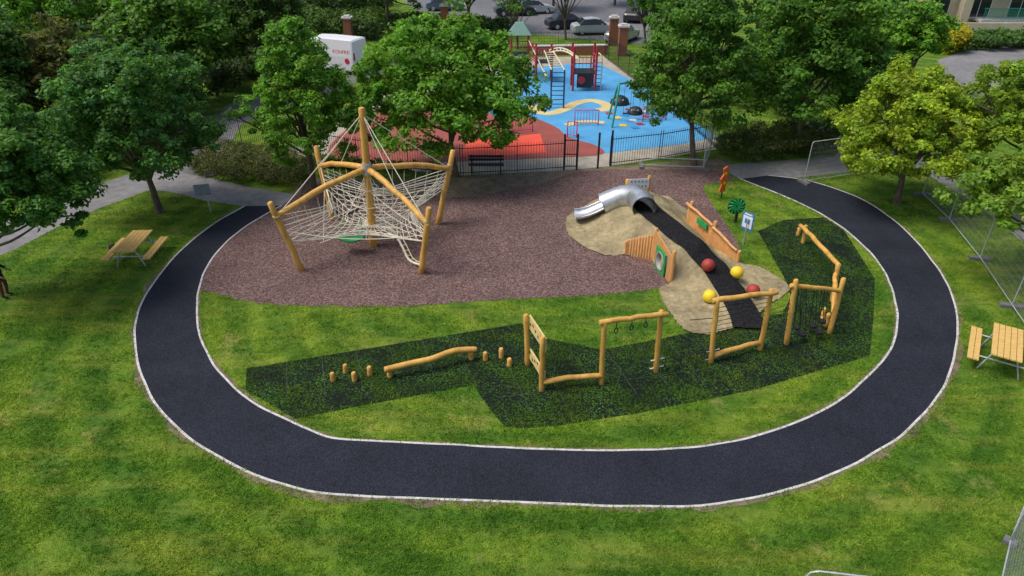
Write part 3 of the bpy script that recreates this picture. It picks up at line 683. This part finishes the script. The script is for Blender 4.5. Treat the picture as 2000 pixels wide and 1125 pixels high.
for k in range(1,9):
    A=(lad+Vector((-.4,.2,2.3))).lerp(t3+Vector((0,.2,2.1)),k/9);B=(lad+Vector((.4,.2,2.3))).lerp(t3+Vector((.6,.2,2.1)),k/9); mb.tube([A,B],.03,CREAM,5)
mb.build('play_tower')
mb=MB(); A=G(1195,250);B=G(1275,238)
for g,o_ in ((A,1),(B,-1)):
    ap=g+Vector((o_*.35,.8,2.3))
    mb.tube(catmull([g,g+Vector((o_*.2,.3,1.3)),ap,g+Vector((o_*.2,1.4,1.3)),g+Vector((0,1.8,0))],4),.06,TEAL,8)
mb.tube([A+Vector((.35,.8,2.3)),B+Vector((-.35,.8,2.3))],.06,TEAL,8)
for t in (.33,.66):
    p=(A+Vector((.35,.8,2.3))).lerp(B+Vector((-.35,.8,2.3)),t)
    for dx in (-.2,.2): mb.tube([p+Vector((dx,0,0)),p+Vector((dx,0,-1.8))],.012,BLACKM,4)
    mb.box(p-Vector((0,0,1.8)),(.42,.2,.04),TYRE)
mb.build('swing_frame')
for px,py,r in ((1210,203,.62),(1240,222,.5)):
    mb=MB(); g=G(px,py); mb.sphere(g,r,BLACKM,24,12,(1,1,.9))
    for k in range(6): a=k; mb.sphere(g+Vector((r*.75*math.cos(a),r*.75*math.sin(a),r*.55)),.07,GREY,8,6)
    mb.build('climbing_dome')
mb=MB(); p=G(935,262)
mb.tube([p,p+Vector((.1,0,1.9))],.06,TEAL,8); mb.tube([p+Vector((.1,0,1.9)),p+Vector((2.2,-1.2,0))],.06,TEAL,8); mb.tube([p+Vector((.1,0,1.9)),p+Vector((-1.8,1.2,0))],.06,TEAL,8)
mb.build('climbing_frame')
# ---------------------------------------------------------------- vehicles
BL=set()
def loft(mb,st,col,glass,T):
    ring=lambda w,zb,zl,zt,wt:[(-w*.92,zb),(-w,zb+.12),(-w,zl),(-wt,zt-.04),(-wt*.75,zt),(wt*.75,zt),(wt,zt-.04),(w,zl),(w,zb+.12),(w*.92,zb)]
    n=10;vs=[]
    for x,w,zb,zl,zt,wt in st:
        for y,z in ring(w,zb,zl,zt,wt): vs.append(T(x,y,z))
    for i in range(len(st)-1):
        tall0=st[i][4]-st[i][3]>.25;tall1=st[i+1][4]-st[i+1][3]>.25
        for k in range(n):
            k2=(k+1)%n; g=False
            if k in(2,6) and (tall0 or tall1): g=True
            if k in (3,4,5) and tall0!=tall1: g=True
            mb.add([vs[i*n+k],vs[i*n+k2],vs[(i+1)*n+k2],vs[(i+1)*n+k]],[(0,1,2,3)],glass if g and st[i][0] not in BL else col,False)
    mb.add(vs[:n],[tuple(range(n))],col); mb.add(vs[-n:],[tuple(range(n-1,-1,-1))],col)
def wheels(mb,T,xs,w,r=.32):
    for x in xs:
        for s in (-1,1):
            mb.tube([T(x,s*(w-.18),r),T(x,s*(w+.01),r)],r,TYRE,18); mb.tube([T(x,s*(w-.1),r),T(x,s*(w+.02),r)],r*.6,GALV,12)
def car(px,py,ang,paint):
    g=G(px,py); R=Matrix.Rotation(ang,3,'Z'); T=lambda x,y,z:g+R@Vector((x,y,z)); mb=MB()
    st=[(-2.15,.72,.35,.75,.80,.6),(-2.0,.82,.25,.85,.95,.72),(-1.6,.87,.22,.92,1.02,.75),(-1.1,.88,.22,.93,1.42,.62),(-.2,.88,.22,.93,1.47,.64),(.35,.88,.22,.92,1.40,.62),(1.0,.88,.22,.88,.97,.72),(1.7,.86,.22,.78,.86,.7),(2.05,.78,.26,.66,.74,.6),(2.2,.68,.35,.58,.64,.5)]
    loft(mb,st,paint,GLASS,T); wheels(mb,T,(-1.35,1.35),.86)
    for s in (-.6,.6): mb.box(T(2.13,s,.62),(.12,.26,.12),WHITE,R=R); mb.box(T(-2.1,s,.74),(.08,.26,.12),RED,R=R)
    for s in (-1,1): mb.box(T(.5,s*.95,.98),(.12,.16,.1),paint,R=R)
    mb.box(T(2.2,0,.42),(.03,.5,.1),WHITE,R=R); mb.build('parked_car')
SILV=M('silver_car_paint',(.50,.54,.56),(.48,.52,.54),rough=.3,metal=.3); DARK=M('dark_car_paint',(.03,.035,.045),rough=.25); BLUC=M('blue_grey_car_paint',(.12,.17,.22),rough=.3)
for q in ((1160,66,.15,SILV),(1108,55,.3,DARK),(1215,80,1.0,SILV),(1042,26,.2,SILV),(1005,30,.2,DARK),(1240,40,1.2,DARK),(870,20,.1,BLUC),(1290,30,1.3,SILV)): car(*q)
g=G(652,137); R=Matrix.Rotation(math.radians(158),3,'Z'); T=lambda x,y,z:g+R@Vector((x,y,z)); mb=MB()
ring=[(-2.5,.98,.3,1.25,2.35,.88),(-2.4,1.0,.25,1.3,2.45,.9),(0,1.0,.25,1.3,2.48,.9),(1.1,1.0,.25,1.3,2.44,.9),(1.35,1.0,.25,1.28,2.3,.85),(1.95,.98,.25,1.2,1.28,.85),(2.5,.92,.28,.95,1.02,.78),(2.65,.8,.35,.75,.8,.7)]
BL={-2.5,-2.4,0}; loft(mb,ring,WHITE,GLASS,T); BL=set(); wheels(mb,T,(-1.6,1.7),.98,.34)
for y in (-.8,.8): mb.box(T(-2.52,y,1.3),(.05,.12,.5),RED,R=R)
mb.box(T(-2.53,0,.45),(.1,1.7,.16),GREY,R=R)
van=mb.build('delivery_van')
REDT=M('red_lettering',(.6,.02,.06))
slant=math.atan2(.1,1.15)
cu=bpy.data.curves.new('van_lettering','FONT'); cu.body='KONFREI'; cu.size=.36; cu.extrude=.004; cu.align_x='CENTER'; cu.materials.append(REDT)
ob=bpy.data.objects.new('van_lettering',cu); scn.collection.objects.link(ob)
ob.matrix_world=Matrix.Translation(T(-1.55,.985,1.5))@(R@Matrix.Rotation(math.pi,3,'Z')@Matrix.Rotation(math.pi/2-slant,3,'X')).to_4x4(); ob.parent=van
mb=MB(); mb.tube([T(-2.0,1.005,1.0),T(-2.0,1.02,1.0)],.2,REDT,16); o=mb.build('van_mark'); o.parent=van
# ---------------------------------------------------------------- building
mb=MB(); g=G(1840,62); bx,by=g.x,g.y
mb.box((bx+16,by+8,5),(44,12,10),RENDER); mb.box((bx+16,by+8,10.15),(45,13,.3),SLATE)
for i in range(11):
    for fl in range(3):
        x=bx-4+4*i; z=1.9+3.1*fl
        mb.box((x,by+1.98,z),(2.3,.12,1.9),WHITE); mb.box((x-.55,by+1.94,z),(1.0,.12,1.7),GLASS); mb.box((x+.55,by+1.94,z),(1.0,.12,1.7),GLASS); mb.box((x,by+1.9,z-1.0),(2.5,.25,.1),CONC)
for x in (bx-1.9,bx+2.1,bx+14.1): mb.box((x,by+1.0,4),(.8,.8,8),RENDER)
for fl in range(2):
    z=.9+3.1*fl
    mb.box((bx+8,by+1.05,z),(9,1.8,.2),CONC)
    for k in range(60): mb.box((bx+3.6+.15*k,by+.18,z+.6),(.03,.03,1),TEAL)
    mb.box((bx+8,by+.18,z+1.15),(9,.06,.06),TEAL)
mb.box((bx+5,by-.6,.45),(14,.3,.9),RENDER)
mb.build('apartment_building')
# ---------------------------------------------------------------- foliage
def leafmesh(name,centers,rad,per,size,base,rng,flat=.65,parent=None,gain=1.65):
    K=len(centers);N=K*per;idx=np.repeat(np.arange(K),per)
    d=rng.normal(size=(N,3));d/=np.linalg.norm(d,axis=1)[:,None]
    r=rng.rand(N)**.5
    pos=centers[idx]+d*(r*rad[idx])[:,None]*np.array([1,1,flat])
    nr=d*.6+np.array([0,0,.55])+rng.normal(size=(N,3))*.42; nr/=np.linalg.norm(nr,axis=1)[:,None]
    t=np.cross(nr,rng.normal(size=(N,3)));t/=np.linalg.norm(t,axis=1)[:,None];b=np.cross(nr,t)
    s=(size*rng.uniform(.6,1.3,N))[:,None]
    v=np.stack([pos-t*s,pos-b*s*.6-nr*s*.1,pos+t*s,pos+b*s*.6-nr*s*.1],1).reshape(-1,3)
    v[:,2]=np.maximum(v[:,2],.02)
    me=bpy.data.meshes.new(name); me.vertices.add(4*N); me.vertices.foreach_set('co',v.ravel().astype(np.float32))
    me.loops.add(4*N); me.loops.foreach_set('vertex_index',np.arange(4*N,dtype=np.int32))
    me.polygons.add(N); me.polygons.foreach_set('loop_start',np.arange(0,4*N,4,dtype=np.int32))
    me.update(calc_edges=True)
    cb=rng.uniform(.72,1.32,K)[idx]*rng.uniform(.7,1.3,N); hue=(rng.rand(K)*.5)[idx]+rng.rand(N)*.5
    col=np.ones((N,4)); B=np.array(base)*gain
    col[:,0]=B[0]*cb*(.75+.6*hue); col[:,1]=B[1]*cb*(.9+.2*hue); col[:,2]=B[2]*cb*(1.2-.5*hue)
    ca=me.color_attributes.new('Col','FLOAT_COLOR','POINT'); ca.data.foreach_set('color',np.repeat(col,4,0).ravel().astype(np.float32))
    me.materials.append(LEAF); ob=bpy.data.objects.new(name,me); scn.collection.objects.link(ob)
    if parent: ob.parent=parent
    return ob
def tree(name,bx,by,xl,xr,yt,yb,col,seed,K=190,per=150,size=.11,crad=.62,tr=.16,cone=.2):
    rng=np.random.RandomState(seed); B=G(bx,by);Y=B.y;cx=(xl+xr)/2;cy=(yt+yb)/2
    C=V(cx,cy,Y); r=(V(xr,cy,Y).x-V(xl,cy,Y).x)/2
    zb=max(V(cx,yb,Y).z,.8); zt=V(cx,yt,Y).z
    C.z=(zb+zt)/2; az=(zt-zb)/2
    ph=math.atan((HC-C.z)/Y) if C.z<HC else 0
    rz=math.sqrt(max(az*az-(r*math.tan(ph))**2,(.7*az)**2))
    d=rng.normal(size=(K*3,3));d/=np.linalg.norm(d,axis=1)[:,None]; d=d[d[:,2]>-.75][:K]; K=len(d)
    lob=np.array([1+.48*mn.noise(Vector((x*2.1+seed,y*2.1,z*2.1))) for x,y,z in d])
    rr=np.where(rng.rand(K)<.75,rng.uniform(.80,1.0,K),rng.uniform(.3,.8,K))*lob
    taper=1-cone*np.clip(d[:,2]+.2,0,1)
    dd=d.copy(); dd[:,0]*=taper; dd[:,1]*=taper
    cen=np.array([C.x,C.y,C.z])+dd*rr[:,None]*np.array([r,r,rz])*.93
    sc=max(.8,r/3.3)
    rad=rng.uniform(.45,1.25,K)*crad*sc
    tb=MB(); top=Vector((C.x,C.y,C.z+rz*.45)); mid=B.lerp(top,.45)+Vector((rng.uniform(-.2,.2),rng.uniform(-.2,.2),0))
    tp=catmull([B-Vector((0,0,.1)),B.lerp(mid,.5)+Vector((rng.uniform(-.1,.1),0,0)),mid,top],5); n=len(tp)
    tb.tube(tp,[tr*(1.35 if i==0 else 1.1 if i==1 else 1)*(1-.75*i/n) for i in range(n)],BARK,10)
    ends=rng.choice(K,min(K,26),replace=False)
    for k,e_ in enumerate(ends):
        s0=tp[int(n*rng.uniform(.38,.85))]; e1=Vector(cen[e_]); m1=s0.lerp(e1,.5)+Vector((0,0,-.15*(e1-s0).length*.3))
        L=catmull([s0,m1,e1],4); tb.tube(L,[tr*.42*(1-.8*i/len(L)) for i in range(len(L))],BARK,6)
    ob=tb.build(name)
    leafmesh('crown_foliage',cen,rad,per,size*sc**.5,col,rng,parent=ob)
GA=(.055,.130,.016); GB=(.046,.108,.018); YG=(.165,.235,.018); OL=(.095,.105,.026); DK=(.038,.080,.014); BR=(.082,.185,.018)
tree('maple_tree',-70,575,-190,172,175,492,(.050,.128,.022),1,K=330,per=130,size=.088,crad=.45)
tree('maple_tree',313,415,95,420,76,360,(.048,.126,.026),2,K=380,per=130,size=.084,crad=.45,cone=.1)
tree('oak_tree',612,368,458,700,28,350,BR,3,K=340,per=115,size=.082,crad=.46,cone=.42)
tree('oak_tree',892,345,680,1048,15,318,BR,4,K=470,per=110,size=.09,crad=.45,cone=.22)
tree('oak_tree',1356,322,1232,1482,-70,295,GA,5,K=380,per=115,size=.09,crad=.48)
tree('oak_tree',1556,288,1440,1755,-90,280,GA,6,K=450,per=110,size=.10,crad=.48)
tree('lime_tree',1752,398,1633,1908,115,375,YG,7,K=380,per=130,size=.08,crad=.45,cone=.35)
tree('lime_tree',2010,420,1890,2170,80,330,(.13,.21,.020),8,K=300,per=130,size=.09,crad=.45)
tree('lime_tree',2080,560,1912,2260,265,470,(.11,.19,.020),9,K=240,per=130,size=.09,crad=.45)
far=[(110,300,5,215,35,270,OL),(-40,330,-150,60,20,260,GB),(330,215,205,455,-60,175,GA),(520,190,430,600,-90,130,DK),(60,95,-80,190,-110,90,BR),(420,90,330,480,-160,40,GA),(640,45,560,720,-160,10,GB),(760,55,700,830,-150,20,GB),(915,62,835,1000,-130,5,GA),(1330,110,1240,1430,-110,70,GB),(1780,190,1708,1848,-2,130,BR),(1660,160,1600,1730,-90,120,GA),(1470,100,1400,1560,-160,60,GB),(1600,60,1540,1700,-170,20,GA),(1080,20,1020,1130,-150,-30,GB),(250,60,180,330,-150,20,GA),(-150,200,-300,0,-60,160,GB),(2130,250,2030,2260,0,200,BR),(1200,10,1150,1260,-150,-35,GA)]
for i,(bx,by,xl,xr,yt,yb,col) in enumerate(far): tree('broadleaf_tree',bx,by,xl,xr,yt,yb,col,20+i,K=220,per=75,size=.145,crad=.58,tr=.18)
tree('birch_tree',1010,95,962,1050,-70,45,GA,60,K=45,per=55,size=.12,crad=.6,tr=.12)
tree('birch_tree',1105,78,1065,1150,-80,5,GA,61,K=40,per=50,size=.12,crad=.6,tr=.12)
tree('birch_tree',1262,95,1225,1300,-70,40,GA,62,K=60,per=60,size=.12,crad=.6,tr=.12)
def mass(name,poly,h,col,K,per,size,rad,seed=5):
    rng=np.random.RandomState(seed); P=np.array([(p.x,p.y) for p in GP(poly)]); lo=P.min(0);hi=P.max(0)
    q=rng.uniform(lo,hi,size=(K*8,2)); q=q[pip(q,P)][:K]; cen=np.column_stack([q,rng.uniform(.15,1,len(q))**.7*h])
    leafmesh(name,cen,rng.uniform(.6,1.3,len(q))*rad,per,size,col,rng,gain=1.45)
mass('shrub_bed',[(365,338),(420,296),(520,305),(605,325),(600,362),(560,372),(480,364),(400,350)],.7,(.070,.085,.025),340,70,.05,.33)
mass('shrub_bed',[(1395,318),(1415,275),(1560,262),(1640,282),(1630,306),(1500,320)],1.0,(.07,.095,.025),300,70,.06,.38,6)
mass('hedge',[(560,45),(740,42),(745,80),(600,80)],1.8,(.05,.10,.02),220,60,.17,.9,7)
mass('undergrowth',[(-250,430),(-250,260),(-60,180),(380,190),(405,240),(350,300),(250,325),(90,380)],2.0,(.035,.065,.014),560,60,.16,.9,8)
mass('undergrowth',[(410,205),(560,160),(600,110),(540,100),(400,150)],1.8,(.035,.065,.014),200,60,.16,.8,14)
mass('hedge',[(1880,104),(2200,90),(2200,76),(1880,84)],1.1,(.05,.11,.025),250,50,.15,.6,9)
mass('undergrowth',[(1400,210),(1560,235),(1640,235),(1740,200),(1640,130),(1330,130)],1.6,(.045,.085,.018),300,60,.15,.9,10)
mass('undergrowth',[(-50,170),(500,150),(560,60),(760,40),(760,8),(-50,8)],2.5,(.04,.08,.015),500,60,.25,1.5,12)
mass('yellow_shrub',[(1835,108),(1875,104),(1872,92),(1838,94)],1.8,(.28,.27,.015),50,90,.13,.8,11)
mass('hedge',[(760,42),(1000,52),(1000,66),(840,62),(760,58)],1.0,(.05,.10,.02),140,60,.13,.6,15)
mass('shrub_bed',[(905,342),(940,345),(700,326),(600,318),(620,330)],.5,(.06,.09,.02),90,60,.07,.3,13)
# ---------------------------------------------------------------- grass blades
def blades(name,n,polys_out,mat,inside=None,ylo=5.5,yhi=31,seed=1,hgt=.07,dens=None):
    rng=np.random.RandomState(seed); u=rng.rand(n); y=ylo*(yhi/ylo)**u
    x=(rng.rand(n)*2-1)*(y*.80+7.5); P=np.column_stack([x,y])
    ok=np.ones(n,bool)
    for p in polys_out: ok&=~pip(P,p)
    if inside is not None: ok&=pip(P,inside)
    P=P[ok]
    if dens is not None:
        v=np.array([.8*mn.noise(Vector((a*1.0,b*1.0,0)))+.7*mn.noise(Vector((a*7,b*7,9)))+.3*mn.noise(Vector((a*2.5,b*2.5,5))) for a,b in P]); P=P[v>dens+.15*(rng.rand(len(P))-.5)]
    else:
        v=np.array([mn.noise(Vector((a*.8,b*.8,4)))+.8*mn.noise(Vector((a*5,b*5,9))) for a,b in P]); P=P[v>-.1+.5*(rng.rand(len(P))-.7)]
    n=len(P); a=rng.rand(n)*6.283; w=rng.uniform(.007,.014,n)*(.6+P[:,1]*.04); h=hgt*rng.uniform(.4,1.5,n)
    dx,dy=np.cos(a)*w,np.sin(a)*w; lx=rng.normal(size=n)*.045;ly=rng.normal(size=n)*.045
    v=np.zeros((n,3,3)); v[:,0]=np.column_stack([P[:,0]-dx,P[:,1]-dy,np.zeros(n)]); v[:,1]=np.column_stack([P[:,0]+dx,P[:,1]+dy,np.zeros(n)]); v[:,2]=np.column_stack([P[:,0]+lx,P[:,1]+ly,h])
    me=bpy.data.meshes.new(name); me.vertices.add(3*n); me.vertices.foreach_set('co',v.ravel().astype(np.float32)); me.loops.add(3*n); me.loops.foreach_set('vertex_index',np.arange(3*n,dtype=np.int32))
    me.polygons.add(n); me.polygons.foreach_set('loop_start',np.arange(0,3*n,3,dtype=np.int32)); me.update(calc_edges=True); me.materials.append(mat)
    ob=bpy.data.objects.new(name,me); scn.collection.objects.link(ob)
blades('lawn_grass',640000,excl+[matpoly],BLADE,hgt=.065)
blades('mat_grass',640000,[],MBLADE,inside=matpoly,ylo=13,yhi=26,seed=2,hgt=.04,dens=.03)
# ---------------------------------------------------------------- person
g=G(15,581)
vd=[((0,0,.95),.15),((0,0,1.15),.13),((0,0,1.38),.15),((0,0,1.48),.07),((.02,0,1.56),.065),((.03,0,1.66),.10),((.02,0,1.74),.07),
 ((0,.18,1.40),.065),((.05,.24,1.13),.05),((.22,.2,.98),.036),((0,-.18,1.40),.065),((.02,-.25,1.12),.05),((.12,-.22,.90),.036),
 ((0,.1,.88),.10),((.06,.12,.50),.07),((0,.13,.10),.05),((.16,.14,.04),.04),((0,-.1,.88),.10),((-.02,-.12,.50),.07),((-.06,-.13,.10),.05),((.1,-.15,.04),.04)]
ed=[(0,1),(1,2),(2,3),(3,4),(4,5),(5,6),(2,7),(7,8),(8,9),(2,10),(10,11),(11,12),(0,13),(13,14),(14,15),(15,16),(0,17),(17,18),(18,19),(19,20)]
for hb in (9,12):
    bx_,by_,bz_=vd[hb][0]
    k0=len(vd); vd.append(((bx_+.05,by_,bz_-.03),.032)); ed.append((hb,k0))
    for f_,(yy,ln_) in enumerate(((-.03,.055),(-.01,.07),(.01,.065),(.03,.05))):
        a_=len(vd); vd.append(((bx_+.09,by_+yy,bz_-.055),.010)); vd.append(((bx_+.09+ln_*.7,by_+yy*1.1,bz_-.08-ln_*.4),.009)); ed+= [(k0,a_),(a_,a_+1)]
    a_=len(vd); vd.append(((bx_+.07,by_-.05,bz_-.03),.011)); vd.append(((bx_+.1,by_-.065,bz_-.05),.010)); ed+=[(k0,a_),(a_,a_+1)]
me=bpy.data.meshes.new('person'); me.from_pydata([v for v,_ in vd],ed,[]); po=bpy.data.objects.new('person_skeleton',me); scn.collection.objects.link(po)
sk=po.modifiers.new('s','SKIN'); sd=po.modifiers.new('d','SUBSURF'); sd.levels=2; sd.render_levels=2
for i,(v,r) in enumerate(vd): me.skin_vertices[0].data[i].radius=(r,r*(1.25 if i in(1,2) else 1))
me.skin_vertices[0].data[0].use_root=True
dg=bpy.context.evaluated_depsgraph_get(); nm=bpy.data.meshes.new_from_object(po.evaluated_get(dg)); bpy.data.objects.remove(po)
SKIN=M('skin',(.55,.33,.23)); COAT=M('black_coat',(.018,.018,.022)); TROU=M('maroon_trousers',(.16,.035,.035)); HAIR=M('dark_hair',(.03,.02,.015)); SHOE=M('dark_shoes',(.03,.03,.03))
nm.materials.clear()
for mm in (SKIN,COAT,TROU,HAIR,SHOE): nm.materials.append(mm)
for p in nm.polygons:
    c0=p.center; p.use_smooth=True
    if c0.z>1.52: p.material_index=3 if (c0.z>1.70 or c0.x<-.005) else 0
    elif c0.z>.80 : p.material_index=0 if (c0.x>.15 and c0.z<1.02) or (c0.x>.13 and c0.z<.92 and c0.y<-.1) else 1
    elif c0.z>.12: p.material_index=2
    else: p.material_index=4
po=bpy.data.objects.new('person',nm); scn.collection.objects.link(po); po.location=g; po.rotation_euler=(0,0,.3)
mb=MB()
for y in (-.035,.035): mb.sphere((.125,y,1.665),.012,BLACKM,8,6)
mb.sphere((.135,0,1.635),.018,SKIN,8,6,(1,.8,1.3)); mb.box((.118,0,1.59),(.02,.05,.01),RED)
for y in (-.1,.1): mb.sphere((.02,y,1.65),.025,SKIN,8,6,(.7,.5,1.2))
o=mb.build('face_features'); o.parent=po
# ---------------------------------------------------------------- light, world, camera
w=bpy.data.worlds.new('World'); scn.world=w; w.use_nodes=True; nt=w.node_tree
sky=nt.nodes.new('ShaderNodeTexSky'); sky.sky_type='NISHITA'; sky.sun_disc=False; EL=math.radians(60); AZ=math.radians(-100)
sky.sun_elevation=EL; sky.sun_rotation=AZ; sky.air_density=1.0; sky.dust_density=4.0
bg=nt.nodes['Background']; nt.links.new(sky.outputs[0],bg.inputs[0]); bg.inputs[1].default_value=.15
L=bpy.data.lights.new('sun','SUN'); L.energy=2.4; L.angle=math.radians(28); L.color=(1,.96,.90)
so=bpy.data.objects.new('sun',L); scn.collection.objects.link(so)
sd=Vector((math.sin(AZ)*math.cos(EL),math.cos(AZ)*math.cos(EL),math.sin(EL))); so.rotation_euler=sd.to_track_quat('Z','Y').to_euler()
cam=bpy.data.cameras.new('camera'); cam.lens=24; cam.sensor_width=36; cam.clip_end=2000
co=bpy.data.objects.new('camera',cam); scn.collection.objects.link(co); co.location=(0,0,HC); co.rotation_euler=(math.pi/2-TH,0,0); scn.camera=co
scn.view_settings.view_transform='Standard'; scn.view_settings.look='None'; scn.view_settings.exposure=0
